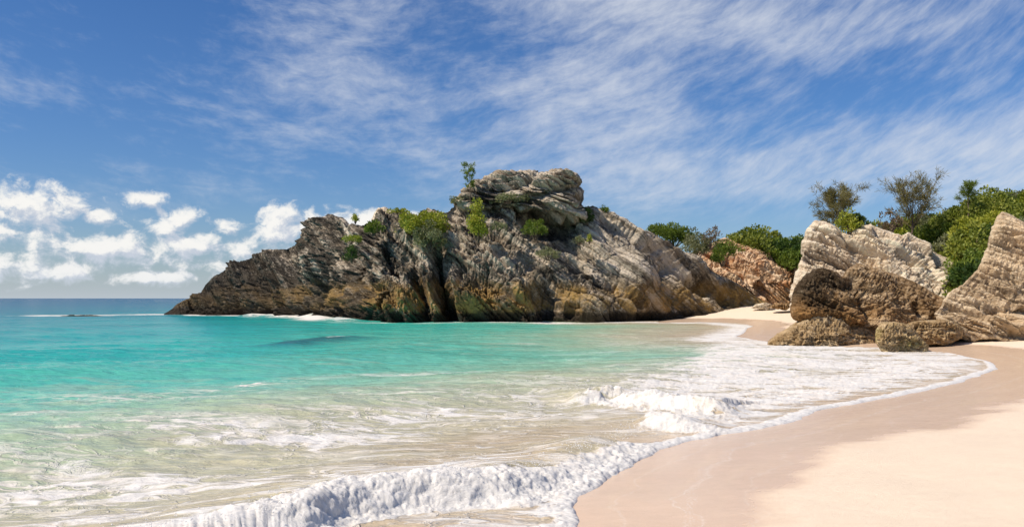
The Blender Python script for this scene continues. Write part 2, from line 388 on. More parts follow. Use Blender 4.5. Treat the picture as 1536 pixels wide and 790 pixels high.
    at = lambda nme: T.n('ShaderNodeAttribute', attribute_name=nme).outputs['Fac']
    sh = at('shore'); fm = at('foam'); rise = at('rise')
    flat = T.xyz(T.mul(x, 0.42), T.mul(y, 1.0), 0.0)
    n1 = T.noise(flat, 0.16, 5, 0.6, 0.6); n2 = T.noise(flat, 0.9, 5, 0.6, 0.8)
    nf = T.noise(T.xyz(T.mul(x, 0.5), y, 0), 0.05, 4, 0.6, 0.4)
    dist = T.add(T.add(sh, T.mul(T.sub(n1, 0.5), T.add(6.0, T.mul(sh, 0.35)))), T.mul(T.sub(n2, 0.5), 3.0))
    lg = T.m('LOGARITHM', T.m('MAXIMUM', T.add(dist, 1.0), 1.0), 10.0)     # 0 at the edge, 1 at 9 m, 2 at 99 m
    lg = T.m('DIVIDE', lg, 3.0)
    col = T.ramp(lg, [(0.0, (0.58, 0.455, 0.32)), (0.20, (0.49, 0.415, 0.29)), (0.30, (0.44, 0.45, 0.315)), (0.36, (0.30, 0.48, 0.34)), (0.41, (0.13, 0.47, 0.36)),
                       (0.47, (0.042, 0.43, 0.345)), (0.54, (0.012, 0.33, 0.31)), (0.61, (0.004, 0.22, 0.26)), (0.67, (0.002, 0.150, 0.225)), (0.76, (0.002, 0.105, 0.205)), (1.0, (0.002, 0.066, 0.165))])
    # milky plumes of stirred sand
    pl = T.mul(T.ss(T.add(n2, T.mul(n1, 0.5)), 0.72, 0.98), T.mul(T.ss(sh, 34.0, 6.0), 0.55))
    col = T.mix(pl, col, (0.52, 0.47, 0.34))
    # weed and rock on the bottom: darker patches further out
    wd = T.mul(T.ss(nf, 0.52, 0.66), T.mul(T.ss(sh, 20.0, 60.0), 0.45))
    col = T.mix(wd, col, (0.008, 0.12, 0.14))
    col = T.mix(T.mul(at('dark_patch'), 0.85), col, (0.008, 0.10, 0.13))  # separate soft darker patch, coloured in where the swell is raised
    col = T.mix(T.mul(T.ss(T.noise(flat, 0.55, 6, 0.68, 0.8), 0.52, 0.70), T.mul(T.ss(sh, 8.0, 16.0), 0.42)), col, (0.010, 0.24, 0.25))
    # light green where a wave stands up
    col = T.mix(T.mul(T.ss(rise, 0.05, 0.3), 0.45), col, (0.44, 0.44, 0.28))
    # foam lace
    ws = T.noise(T.xyz(T.mul(x, 0.6), y, 0), 0.8, 3)
    ws2 = T.noise(T.xyz(T.mul(x, 0.6), y, 7.0), 0.8, 3)
    fv = T.xyz(T.add(T.mul(x, 0.48), T.mul(T.sub(ws, 0.5), 1.9)), T.add(y, T.mul(T.sub(ws2, 0.5), 1.6)), T.mul(zc, 1.0))
    vor = T.n('ShaderNodeTexVoronoi', {'Vector': fv, 'Scale': 1.35}, feature='DISTANCE_TO_EDGE').outputs['Distance']
    vor2 = T.n('ShaderNodeTexVoronoi', {'Vector': fv, 'Scale': 3.6}, feature='DISTANCE_TO_EDGE').outputs['Distance']
    fn = T.noise(fv, 2.2, 7, 0.66, 0.7)
    fn2 = T.noise(fv, 9.0, 4, 0.6, 0.3)
    lace = T.sub(1.0, T.m('MINIMUM', T.mul(vor, 3.4), T.add(T.mul(vor2, 6.0), 0.25)))
    pat = T.add(T.add(T.mul(lace, 0.34), T.mul(fn, 0.62)), T.mul(fn2, 0.26))
    fa = T.ss(T.add(pat, T.mul(fm, 1.05)), 1.10, 1.30)
    # strands of spent foam
    sv_ = T.xyz(T.add(T.mul(x, 0.40), T.mul(T.sub(ws, 0.5), 1.6)), T.add(y, T.mul(T.sub(ws2, 0.5), 1.4)), 4.0)
    sn = T.noise(sv_, 0.85, 5, 0.55, 0.9); sn2 = T.noise(sv_, 1.9, 5, 0.6, 0.9)
    brk_ = T.noise(sv_, 1.3, 4, 0.6)
    def strand(n_, w_): return T.ss(T.m('ABSOLUTE', T.sub(n_, 0.5)), T.mul(T.ss(brk_, 0.30, 0.66), w_), 0.0)
    stn = T.m('MAXIMUM', strand(sn, 0.085), T.mul(strand(sn2, 0.06), 0.85))
    stn = T.mul(stn, T.mul(T.ss(fm, 0.12, 0.45), T.ss(T.add(brk_, T.mul(fn2, 0.35)), 0.50, 0.66)))
    fa = T.m('MAXIMUM', fa, T.mul(stn, 0.92))
    # wind flecks out at sea
    ff = T.noise(T.xyz(T.mul(x, 0.22), y, 0), 2.2, 6, 0.7, 0.5)
    fa = T.m('MAXIMUM', fa, T.mul(T.ss(T.add(ff, T.mul(n1, 0.25)), 0.80, 0.90), T.mul(T.ss(sh, 5.0, 12.0), 0.5)))
    foamc = T.mix(fn2, (0.58, 0.575, 0.56), (0.70, 0.695, 0.68))
    foamc = T.mix(T.mul(T.ss(fn, 0.30, 0.62, 1.0, 0.0), T.ss(fm, 0.7, 0.95, 0.5, 0.1)), foamc, (0.70, 0.60, 0.49))
    col2 = T.mix(fa, col, foamc)
    rp = T.noise(T.xyz(T.mul(x, 0.45), y, 0), 2.4, 5, 0.6, 0.4)
    rp2 = T.noise(T.xyz(T.mul(x, 0.4), y, 0), 0.35, 5, 0.6, 0.4)
    hgt = T.add(T.add(T.mul(rp, 0.19), T.mul(rp2, T.lin(y, 20.0, 150.0, 0.30, 2.4))), T.mul(T.mul(fa, T.add(fn2, fn)), 0.03))
    b = T.n('ShaderNodeBsdfPrincipled', {'Base Color': col2, 'Roughness': T.lin(fa, 0, 1, 0.18, 0.8), 'IOR': 1.33,
        'Specular IOR Level': T.mul(T.lin(fa, 0, 1, 0.22, 0.12), T.lin(y, 22.0, 130.0, 1.0, 0.18)), 'Subsurface Weight': T.mul(T.ss(fa, 0.5, 1.0), 0.6), 'Subsurface Radius': (0.10, 0.10, 0.10), 'Subsurface Scale': 0.5, 'Normal': T.bump(hgt, 0.8, 1.0)})
    finish(T, b)
    setting(link('water', me, mt))
build_water()

# ------------------------------------------------------------------ rock material
def rock_mat(name, light, mid, dark, theta, lichen=0.5, ochre=0.6, wet_z=0.7, ochre_z=(0.7, 3.6), streak=1.0, scale=1.0, stain=None, ochre_c=(0.34, 0.20, 0.075), xfade=None, oxf=None, warpk=1.0, curve=None):
    mt, T = material(name)
    p = T.n('ShaderNodeNewGeometry').outputs['Position']; x, y, z = T.sep(p)
    th = R(theta); c, s = math.cos(th), math.sin(th)
    sv = T.add(T.add(T.mul(x, s), T.mul(z, c)), T.mul(y, 0.25)); tv = T.sub(T.mul(x, c), T.mul(z, s))
    if curve:        # beds that steepen towards one end
        xm = T.m('MINIMUM', T.add(x, curve[0]), 0.0)
        sv = T.add(T.add(T.mul(z, c), T.mul(x, s)), T.add(T.mul(T.mul(xm, xm), -curve[1]), T.mul(y, 0.25)))
    warp = T.noise(p, 0.22*scale, 3)
    sv = T.add(sv, T.mul(T.sub(warp, 0.5), 1.2*warpk/scale))
    b0 = T.noise(T.xyz(T.mul(sv, 0.55), T.mul(tv, 0.035), T.mul(y, 0.05)), scale, 3, 0.6)
    b1 = T.noise(T.xyz(T.mul(sv, 1.9), T.mul(tv, 0.09), T.mul(y, 0.13)), scale, 5, 0.62)
    b2 = T.noise(T.xyz(T.mul(sv, 7.0), T.mul(tv, 0.40), T.mul(y, 0.5)), scale, 4, 0.6)
    iso = T.noise(p, 0.75*scale, 8, 0.66); iso2 = T.noise(p, 3.6*scale, 6, 0.68); grit = T.noise(p, 14*scale, 4, 0.65)
    v = T.add(T.add(T.mul(b1, 0.46*streak), T.add(T.mul(b2, 0.30*streak), T.mul(b0, 0.50*streak))), T.add(T.mul(iso, 0.24), T.mul(iso2, 0.30)))
    tot = 1.26*streak + 0.54
    v = T.m('DIVIDE', v, tot)
    col = T.ramp(T.lin(v, 0.405, 0.595), [(0.0, dark), (0.36, mid), (0.64, light), (1.0, tuple(min(0.8, q*1.25) for q in light))])
    col = T.mix(T.ss(T.noise(p, 0.35*scale, 4, 0.6), 0.45, 0.68, 0.0, 0.30), col, tuple(q*w for q, w in zip(light, (1.0, 0.86, 0.70))))
    # grey and black lichen, plus shade painted low on the headland
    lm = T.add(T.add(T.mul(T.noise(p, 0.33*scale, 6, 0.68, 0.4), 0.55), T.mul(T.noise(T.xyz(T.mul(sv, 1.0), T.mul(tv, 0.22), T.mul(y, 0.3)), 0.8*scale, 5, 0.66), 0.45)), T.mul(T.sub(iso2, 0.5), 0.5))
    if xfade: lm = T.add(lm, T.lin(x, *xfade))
    if curve: lm = T.add(lm, T.ss(T.add(z, T.mul(T.sub(iso, 0.5), 5.0)), 6.0, 2.5, 0.0, 0.085))  # shade of clefts and hollow put into the colour, darker low down
    lich_shade = T.mul(T.ss(lm, 0.665-0.26*lichen, 0.765-0.26*lichen), 0.88)
    col = T.mix(lich_shade, col, tuple(q*0.62 for q in dark))
    sp = T.ss(T.add(iso2, T.mul(grit, 0.5)), 0.84, 0.95)
    col = T.mix(T.mul(sp, 0.5), col, tuple(min(0.75, q*1.3) for q in light))
    if stain:
        sm = T.ss(T.add(T.noise(p, 0.5*scale, 5, 0.6), T.mul(T.sub(b1, .5), .5)), 0.50, 0.66)
        col = T.mix(T.mul(sm, 0.75), col, stain)
    # ochre splash zone, also painted bounce light on the brown nose, and dark algae at the tide line
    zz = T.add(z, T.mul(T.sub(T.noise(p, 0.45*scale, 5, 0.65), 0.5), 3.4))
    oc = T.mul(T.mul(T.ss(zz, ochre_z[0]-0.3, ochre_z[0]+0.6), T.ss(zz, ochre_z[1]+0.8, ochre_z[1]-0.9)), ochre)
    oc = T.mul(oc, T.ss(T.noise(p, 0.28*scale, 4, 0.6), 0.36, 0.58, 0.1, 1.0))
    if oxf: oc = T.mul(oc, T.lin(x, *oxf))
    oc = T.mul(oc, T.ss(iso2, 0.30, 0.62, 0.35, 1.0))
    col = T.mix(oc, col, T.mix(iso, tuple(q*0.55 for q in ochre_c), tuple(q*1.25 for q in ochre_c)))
    wz = T.add(z, T.mul(T.sub(iso, 0.5), 1.2))
    col = T.mix(T.ss(wz, wet_z+0.35, wet_z-0.25, 0.0, 0.92), col, (0.030, 0.022, 0.014))
    hgt = T.add(T.add(T.mul(b2, 0.22/scale), T.mul(iso2, 0.24/scale)), T.add(T.mul(grit, 0.09/scale), T.mul(b1, 0.2/scale)))
    b = T.n('ShaderNodeBsdfPrincipled', {'Base Color': col, 'Roughness': T.ss(wz, wet_z-0.3, wet_z+0.5, 0.55, 0.92), 'Specular IOR Level': 0.2, 'Normal': T.bump(hgt, 0.85, 1.0)})
    finish(T, b); return mt

# ------------------------------------------------------------------ rock relief
def relief(P, theta, sc_=1.0, big=1.0, led=1.0, pit=1.0, seed=0.0, yk=0.25, bend=1.0, curve=None, jnt=1.0, fine=1.0):
    x, y, z = P[..., 0], P[..., 1], P[..., 2]
    th = R(theta); c, s = math.cos(th), math.sin(th)
    sv = x*s + z*c + yk*y; tv = x*c - z*s
    if curve: sv = sv - curve[1]*np.minimum(x+curve[0], 0)**2
    sv = sv + bend*0.7/sc_*perlin(x*.13*sc_+seed, y*.13*sc_, z*.13*sc_) + bend*0.3/sc_*perlin(x*.5*sc_, y*.5*sc_, z*.5*sc_+seed)
    def ledges(h, ft):
        q = sv/h; k = np.floor(q); fr = q-k
        a = perlin(tv*ft, k*17.17+seed, y*ft*0.7 + k*3.1) + 0.5*perlin(tv*ft*3.1, k*7.17+seed, y*ft*2)
        b = perlin(tv*ft, (k+1)*17.17+seed, y*ft*0.7 + (k+1)*3.1) + 0.5*perlin(tv*ft*3.1, (k+1)*7.17+seed, y*ft*2)
        w = sstep(fr, 0.74, 1.0); return a + (b-a)*w
    d = big*0.9/sc_*fbm(x*.20*sc_+seed, y*.20*sc_, z*.20*sc_, 3)
    d = d + led*(1.15/sc_*ledges(1.5/sc_, 0.07*sc_) + fine*(0.75/sc_*ledges(0.62/sc_, 0.12*sc_) + 0.36/sc_*ledges(0.26/sc_, 0.3*sc_)))
    gv = np.abs(perlin(sv*0.85*sc_, tv*.05*sc_+seed, y*.08*sc_)); gv2 = np.abs(perlin(sv*2.1*sc_+7, tv*.12*sc_, y*.15*sc_+seed))
    d = d - led*(0.95/sc_*np.exp(-(gv/0.075)**2) + 0.42/sc_*np.exp(-(gv2/0.09)**2))
    d = d + fine*led*0.22/sc_*perlin(sv*5*sc_, tv*.8*sc_, y*.8*sc_)
    tj = tv + 0.8/sc_*perlin(x*.4*sc_, y*.4*sc_+seed, z*.4*sc_)
    j1 = np.abs(perlin(tj*.42*sc_+seed, sv*.16*sc_, y*.22*sc_)); j2 = np.abs(perlin(tj*1.1*sc_, sv*.5*sc_+seed, y*.5*sc_))
    blk = perlin(np.floor(tj*.8*sc_ + 0.6*np.floor(sv*1.1*sc_))*3.17, np.floor(sv*1.1*sc_)*5.71, seed)
    d = d - jnt*(0.55/sc_*np.exp(-(j1/0.05)**2) + 0.30/sc_*np.exp(-(j2/0.06)**2)) + jnt*0.30/sc_*blk
    n1 = perlin(x*1.1*sc_, y*1.1*sc_, z*1.1*sc_+seed); n2 = perlin(x*2.7*sc_, y*2.7*sc_, z*2.7*sc_+seed)
    n3 = perlin(x*6*sc_, y*6*sc_, z*6*sc_+seed)
    d = d + pit*(-0.55*np.maximum(0, np.abs(n1)-0.15) - 0.38*np.abs(n2) - 0.20*np.abs(n3))/sc_
    return d

def cuts(PX, PZ, feats):
    """Gullies and ribs: (x1, y1, x2, y2, width, depth) in photo pixels; depth > 0 goes into the rock."""
    d = np.zeros(PX.shape)
    wx = PX + 5*perlin(PX*.06, PZ*.06, 1.5) + 2*perlin(PX*.2, PZ*.2, 2.5); wz = PZ + 5*perlin(PX*.06, PZ*.06, 7.5)
    for (x1, y1, x2, y2, w, dep) in feats:
        D, t = seg_dist(wx, wz, (x1, y1), (x2, y2))
        d += 1.25*dep*np.exp(-(D/w)**2)
    return d

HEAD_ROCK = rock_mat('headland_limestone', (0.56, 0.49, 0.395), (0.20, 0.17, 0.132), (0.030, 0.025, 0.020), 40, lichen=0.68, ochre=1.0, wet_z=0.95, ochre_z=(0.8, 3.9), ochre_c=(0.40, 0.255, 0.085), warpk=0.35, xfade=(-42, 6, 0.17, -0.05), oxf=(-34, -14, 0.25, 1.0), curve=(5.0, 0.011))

def build_headland():
    crest = [(246, 470.5), (252, 467), (262, 459), (275, 450), (283, 447), (300, 438), (307, 426), (320, 414), (335, 405), (360, 391), (395, 377), (420, 373), (436, 371), (445, 363),
             (455, 358), (470, 352), (473, 338), (484, 329), (497, 325), (511, 324), (517, 329), (520, 338), (540, 335), (550, 334), (560, 328), (568, 318), (580, 318), (590, 318), (600, 312), (607, 317),
             (620, 316), (640, 312), (655, 310), (668, 313), (680, 302), (692, 294), (712, 284), (735, 276), (760, 278), (790, 296), (815, 318), (845, 330), (866, 326), (870, 308), (890, 306), (905, 315),
             (916, 318), (940, 328), (965, 342), (1000, 365), (1040, 387), (1085, 412), (1118, 434), (1148, 452), (1165, 462)]
    baseY = [(246, 127), (330, 122), (420, 112), (470, 104), (520, 93), (560, 87.5), (700, 86), (900, 86.5), (960, 88), (1010, 92), (1080, 98), (1165, 104)]
    run = [(246, 1.0), (300, 5), (400, 9), (520, 9), (700, 11), (860, 12), (900, 10), (1000, 8), (1100, 4), (1165, 1)]
    nc = 1150; nf = 300; nb = 50
    px = np.linspace(246, 1165, nc)
    cy = interp(px, crest) + 0.8*perlin(px*.09, 3.3, 1.1) + 0.5*perlin(px*.3, 3.3, 1.1)
    Yb = interp(px, baseY); Yc = Yb + interp(px, run)
    zc = H - (cy-HY)/F*Yc
    zb = np.full(nc, -0.8)
    zb = np.where(px > 1000, -0.8 + (px-1000)/165*1.6, zb)
    zc = np.maximum(zc, zb+0.3)
    w = np.linspace(0, 1, nf)[:, None]
    ex = interp(px, [(246, 1.2), (350, 2.0), (500, 1.5), (640, 1.35), (760, 1.5), (900, 1.2), (1165, 1.2)])[None, :]
    Yf = Yb + (Yc-Yb)*w**ex
    # tidal notch
    zf = zb + (zc-zb)*w
    wb = np.linspace(0, 1, nb+1)[1:, None]
    Ybk = Yc + interp(px, [(246, 2), (300, 7), (500, 16), (900, 18), (1165, 4)])*wb
    zbk = zc + (zb-zc)*(wb**1.6)
    Y = np.concatenate([Yf, Ybk]); Z = np.concatenate([zf, zbk])
    PXg = np.repeat(px[None, :], nf+nb, 0)
    X = (PXg-CX)/F*Y
    P = np.stack([X, Y, Z], -1)
    N = grid_normals(P); 
    N = np.where((N[nf//2, nc//2, 1] > 0), -N, N)
    PYg = HY - (Z-H)/Y*F
    front = np.concatenate([np.ones((nf, 1)), np.linspace(1, 0, nb)[:, None]])*np.ones((1, nc))
    d = relief(P, 40, 1.0, big=interp(PXg, [(246, 1.2), (800, 1), (930, .55), (1165, .5)]), led=interp(PXg, [(246, 0.22), (470, 0.32), (560, 0.55), (700, 0.9), (850, 1.0), (1165, 0.85)]), pit=interp(PXg, [(246, 1.7), (600, 1.4), (800, 0.9), (900, 0.3), (1165, 0.2)]), bend=interp(PXg, [(246, 1), (780, 1), (900, .12), (1165, .08)]), fine=interp(PXg, [(246, 1), (800, 1), (930, .5), (1165, .45)]), curve=(5.0, 0.011), jnt=interp(PXg, [(246, .6), (760, .8), (900, .3), (1165, .2)]))
    # upright ribs of the seaward end
    rib = np.abs(perlin(X*.28 + .12*Z, Z*.045, Y*.1)) - 0.22
    rib2 = np.abs(perlin(X*.62 + .2*Z, Z*.10, Y*.2+4)) - 0.22
    d = d + interp(PXg, [(246, 0.3), (300, 1.0), (560, 1.0), (700, 0.35), (850, 0.1), (1165, 0.0)])*(3.9*rib + 2.2*rib2)
    feats = [(655, 372, 668, 478, 10, 4.4), (644, 335, 657, 385, 9, 1.8), (690, 395, 674, 450, 8, 1.6), (618, 395, 640, 470, 7, 1.8), (505, 350, 535, 430, 10, 1.4), (545, 395, 555, 440, 12, 0.9),
             (437, 395, 450, 472, 6, 2.0), (414, 410, 418, 458, 7, 1.6), (388, 415, 402, 450, 12, 1.3), (474, 425, 485, 472, 7, 1.5), (498, 460, 503, 480, 5, 1.4), (340, 430, 350, 470, 8, 1.0), (310, 440, 320, 470, 5, .8),
             (826, 438, 842, 476, 20, 3.2), (860, 450, 885, 482, 10, 1.8), (872, 470, 900, 480, 8, 1.5), (780, 330, 870, 400, 7, 1.0), (870, 395, 1000, 474, 9, 1.4), (930, 470, 1010, 480, 10, 1.0),
             (905, 325, 1010, 400, 5, 1.0), (1000, 400, 1090, 452, 6, 0.9), (725, 330, 800, 400, 6, 0.8), (740, 290, 778, 284, 7, 1.4), (800, 330, 850, 345, 8, 1.6), (690, 330, 760, 400, 5, .7), (840, 360, 930, 420, 5, .8),
             (1040, 425, 1120, 452, 9, 1.2), (690, 455, 720, 482, 8, 1.0), (580, 370, 610, 440, 5, .8),
             # ribs standing out
             (487, 335, 470, 420, 9, -1.2), (600, 400, 612, 470, 8, -.9), (690, 440, 760, 475, 16, -1.0), (760, 400, 790, 470, 14, -.8), (920, 325, 1110, 445, 8, -0.7), (640, 420, 650, 470, 6, -.7)]
    d = d - cuts(PXg, PYg, feats)*front
    d = d - 1.5*np.exp(-((Z-0.35)/0.75)**2)*(0.65+0.6*perlin(X*.35, Y*.35, Z*.2))*front*(PXg < 1010)
    d = d + 0.7*np.exp(-((Z-2.1)/0.8)**2)*(0.6+perlin(X*.5, Y*.5, Z*.3))*(PXg < 960)
    edge = sstep(PXg, 246, 290)*sstep(1165-PXg, 0, 50)
    crest_keep = 1-interp(px, [(246, .9), (460, .85), (560, .6), (1165, .6)])[None, :]*np.exp(-((np.arange(nf+nb)-nf)/14.0)**2)[:, None]
    P = P + N*(d*edge*crest_keep)[..., None]
    # far side and foot stay closed
    loc = W(700, 484, 90); loc = (loc[0], loc[1], 0.0)
    t = thing('headland', 'big grey limestone headland with slanting layers, running out into the turquoise sea', 'headland', loc)
    V = P.reshape(-1, 3) - np.array(loc)
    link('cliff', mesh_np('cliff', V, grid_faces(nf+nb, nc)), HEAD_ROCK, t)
    return t, loc

def blob_rock(outline, Y0, front, back, theta, seed, sc_=1.0, big=1.0, led=1.0, pit=1.0, pw=2.6, lean=0.0, center=None, feats=(), nt=520, nr=170, yk=0.25, extra=None, facets=26, fc=0.66, bend=1.0, planes=(), fine=1.0, jnt=1.0, rimk=0.16):
    """Solid rock with the given outline (photo pixels, star-shaped about its centre) standing at distance Y0, with real depth before and behind."""
    O = np.array(outline, float)
    if center is None: center = (O[:, 0].mean(), O[:, 1].mean())
    cx, cy = center
    th = np.linspace(0, 2*math.pi, nt, endpoint=False)
    oa = np.arctan2(O[:, 1]-cy, O[:, 0]-cx)
    # ray / polygon intersection
    rad = np.zeros(nt)
    for i in range(len(O)):
        x1, y1 = O[i]-(cx, cy); x2, y2 = O[(i+1) % len(O)]-(cx, cy)
        dx, dy = np.cos(th), np.sin(th); ex, ey = x2-x1, y2-y1
        den = dx*ey-dy*ex; den = np.where(np.abs(den) < 1e-9, 1e-9, den)
        tt = (x1*ey-y1*ex)/den; uu = (x1*dy-y1*dx)/den
        ok = (tt > 0) & (uu >= -1e-6) & (uu <= 1+1e-6)
        rad = np.where(ok, np.maximum(rad, tt), rad)
    k = Y0/F
    nfr = int(nr*0.72); nbk = nr-nfr
    a = np.concatenate([np.linspace(0.0, 1, nfr), np.linspace(1, 0, nbk+1)[1:]])[:, None]
    sgn = np.concatenate([-np.ones(nfr), np.ones(nbk)])[:, None]
    rho = np.sin(a*math.pi/2)**0.9
    prof = np.maximum(0, 1-rho**pw)**(1/pw)
    X = ((cx-CX) + rho*rad*np.cos(th))*k; Z = H + (HY-cy)*k - rho*rad*np.sin(th)*k
    ymid = Y0 + lean*(Z - Z.min())
    Y = ymid + np.where(sgn < 0, -front, back)*prof
    if facets:
        # split faces: the front is cut back to an irregular set of flat planes
        rs = np.random.RandomState(int(seed*10)+1)
        nn = rs.normal(size=(facets, 3)); nn[:, 1] = -np.abs(nn[:, 1])-0.35; nn /= np.linalg.norm(nn, axis=1, keepdims=True)
        cf = fc*rs.uniform(0.86, 1.15, facets)
        hx = (O[:, 0].max()-O[:, 0].min())/2*k; hz = (O[:, 1].max()-O[:, 1].min())/2*k
        qx = (X-(cx-CX)*k)/hx; qz = (Z-(H+(HY-cy)*k))/hz; qy = (Y-ymid)/front
        mx = np.max([(n_[0]*qx+n_[1]*qy+n_[2]*qz)/c_ for n_, c_ in list(zip(nn, cf)) + [(q_[:3], q_[3]) for q_ in planes]], axis=0)
        g = np.where(sgn < 0, 1/np.maximum(mx, 1.0), 1.0)
        Y = ymid + (Y-ymid)*g**1.3
    X = X*ymid/Y0 + (cx-CX)/F*(Y-ymid); Z = H + (Z-H)*ymid/Y0
    P = np.stack([X, Y, Z], -1)
    N = grid_normals(P, True)
    cc = P.mean(axis=(0, 1))
    if np.sum(N*(P-cc)) < 0: N = -N
    N[0] = N[1].mean(0); N[-1] = N[-2].mean(0)
    d = relief(P, theta, sc_, big, led, pit, seed, yk, bend, None, jnt, fine)
    PXg = CX + X/ymid*F; PYg = HY-(Z-H)/ymid*F
    if len(feats): d = d - cuts(PXg, PYg, feats)*(sgn < 0)
    if extra: d = d + extra(P, PXg, PYg)
    d = (d-np.average(d, weights=np.broadcast_to(rho, d.shape))) * (rimk + (1-rimk)*np.clip(1.4*(1-rho**5), 0, 1))
    d[0] = d[0].mean(); d[-1] = d[-1].mean()
    return P + N*d[..., None]
def rock_thing(name, label, cat, P, mat, partname=None, parent=None, loc=None):
    if parent is None:
        c = P.reshape(-1, 3); loc = (float(c[:, 0].mean()), float(c[:, 1].mean()), float(c[:, 2].min()))
        me = mesh_np(name, P.reshape(-1, 3)-np.array(loc), grid_faces(P.shape[0], P.shape[1], True))
        o = link(name, me, mat, loc=loc); o['label'] = label; o['category'] = cat; return o
    me = mesh_np(partname, P.reshape(-1, 3)-np.array(loc), grid_faces(P.shape[0], P.shape[1], True))
    return link(partname, me, mat, parent)

head, hloc = build_headland()
cap = blob_rock([(684, 306), (696, 287), (712, 277), (735, 269), (752, 265), (775, 261), (800, 258), (806, 262), (820, 261), (836, 257), (844, 262), (862, 266), (864, 275), (860, 279), (865, 290), (859, 298), (866, 308), (864, 313), (870, 323), (862, 333), (840, 336), (815, 326), (800, 318), (770, 312), (735, 312), (705, 314)],
                95.5, 4.2, 5, 12, 5.0, 1.7, big=0.5, led=1.7, pit=0.6, pw=4.0, lean=0.0, bend=0.7, fc=0.8, jnt=.5, rimk=.6, center=(795, 296),
                feats=[(742, 292, 790, 281, 5, 1.8), (790, 281, 800, 272, 5, .9), (770, 310, 840, 290, 4, .6), (800, 322, 850, 330, 6, 1.2), (800, 300, 862, 285, 4, .5)])
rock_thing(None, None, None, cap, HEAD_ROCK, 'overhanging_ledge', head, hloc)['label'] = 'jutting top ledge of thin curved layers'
knob = blob_rock([(560, 332), (561, 321), (567, 311), (576, 311), (585, 317), (592, 322), (590, 332)], 99, 1.5, 1.5, 30, 9.0, 2.0, led=.8, nt=160, nr=70)
TAN = rock_mat('sunlit_limestone', (0.74, 0.64, 0.50), (0.57, 0.465, 0.345), (0.17, 0.12, 0.08), 35, warpk=0.5, streak=0.5, lichen=0.14, ochre=0.35, wet_z=0.2, ochre_z=(1.2, 2.2), scale=1.35)
rock_thing('boulder', 'pale pointed stone on the headland skyline beside the green shrub', 'rock', knob, TAN)

# cliffs behind the far cove
ORANGE = rock_mat('orange_limestone', (0.72, 0.54, 0.38), (0.56, 0.36, 0.21), (0.18, 0.10, 0.06), 35, streak=0.6, lichen=0.12, ochre=0.3, wet_z=0.2, ochre_z=(1.2, 3), stain=(0.48, 0.22, 0.09), scale=1.2)
P = blob_rock([(1000, 420), (1020, 392), (1045, 376), (1072, 362), (1092, 358), (1110, 366), (1140, 378), (1168, 385), (1185, 402), (1203, 420), (1208, 440), (1200, 462), (1165, 470), (1110, 470), (1010, 470)],
              112, 7.0, 6, 35, 3.0, 0.95, big=1.0, led=0.9, pit=1.0, pw=4.5, lean=0.3, bend=.4, fine=.7, jnt=.4, planes=[(-.5, -.8, .3, .45), (.6, -.7, .4, .55)], feats=[(1085, 395, 1130, 440, 6, 1.2), (1120, 425, 1150, 455, 6, 1.0), (1150, 385, 1190, 430, 5, 0.7)])
rock_thing('cliff', 'low orange stained cliff above the little cove of sand', 'cliff', P, ORANGE)
P = blob_rock([(1186, 446), (1193, 420), (1201, 395), (1206, 362), (1214, 345), (1224, 335), (1238, 337), (1262, 352), (1278, 357), (1290, 341), (1306, 338), (1330, 350), (1352, 356), (1362, 351), (1378, 362), (1395, 372), (1415, 385), (1440, 400), (1452, 420), (1450, 475), (1300, 485), (1195, 470)],
              66, 6.5, 6, 36, 13.0, 1.3, big=0.7, led=1.1, pit=0.9, bend=0.2, pw=6.0, lean=0.30, fine=.8, jnt=.3, planes=[(-.55, -.8, .25, .42), (.55, -.7, .45, .50), (.1, -.75, .65, .55)], center=(1315, 425), nt=760, nr=220,
              feats=[(1252, 358, 1320, 415, 6, 1.3), (1300, 352, 1345, 400, 5, .9), (1392, 385, 1425, 430, 16, 2.2), (1350, 365, 1385, 405, 7, .8), (1215, 350, 1290, 400, 4, .6), (1378, 365, 1392, 425, 6, -.8)])
rock_thing('cliff', 'cream slab cliff topped by a feathery bushy tree and a green shrub', 'cliff', P, TAN)

# rocks on the near beach
BROWN = rock_mat('weathered_brown_rock', (0.46, 0.35, 0.225), (0.225, 0.145, 0.075), (0.040, 0.025, 0.012), 30, warpk=0.8, streak=0.35, lichen=0.50, ochre=0.8, wet_z=-1.0, ochre_z=(0.2, 2.1), scale=1.9, ochre_c=(0.40, 0.21, 0.07), xfade=(15.2, 18.3, 0.22, -0.02), oxf=(16.5, 19.5, 1.0, 0.5))  # ochre by the nose also paints warm light thrown up from the sand
GREYT = rock_mat('layered_tan_rock', (0.64, 0.52, 0.365), (0.43, 0.32, 0.205), (0.11, 0.08, 0.05), 30, warpk=0.5, streak=0.7, lichen=0.26, ochre=0.5, wet_z=-1.0, ochre_z=(0.7, 1.7), scale=1.8)
def notch(P, PX, PY):
    return -1.0*np.exp(-((PY-494)/9.0)**2)*sstep(PX, 1340, 1240) + 0.5*np.exp(-((PY-470)/10.0)**2)*sstep(PX, 1300, 1210) + 0.35*np.exp(-((PY-440)/22.0)**2)*np.exp(-((PX-1215)/40.0)**2)
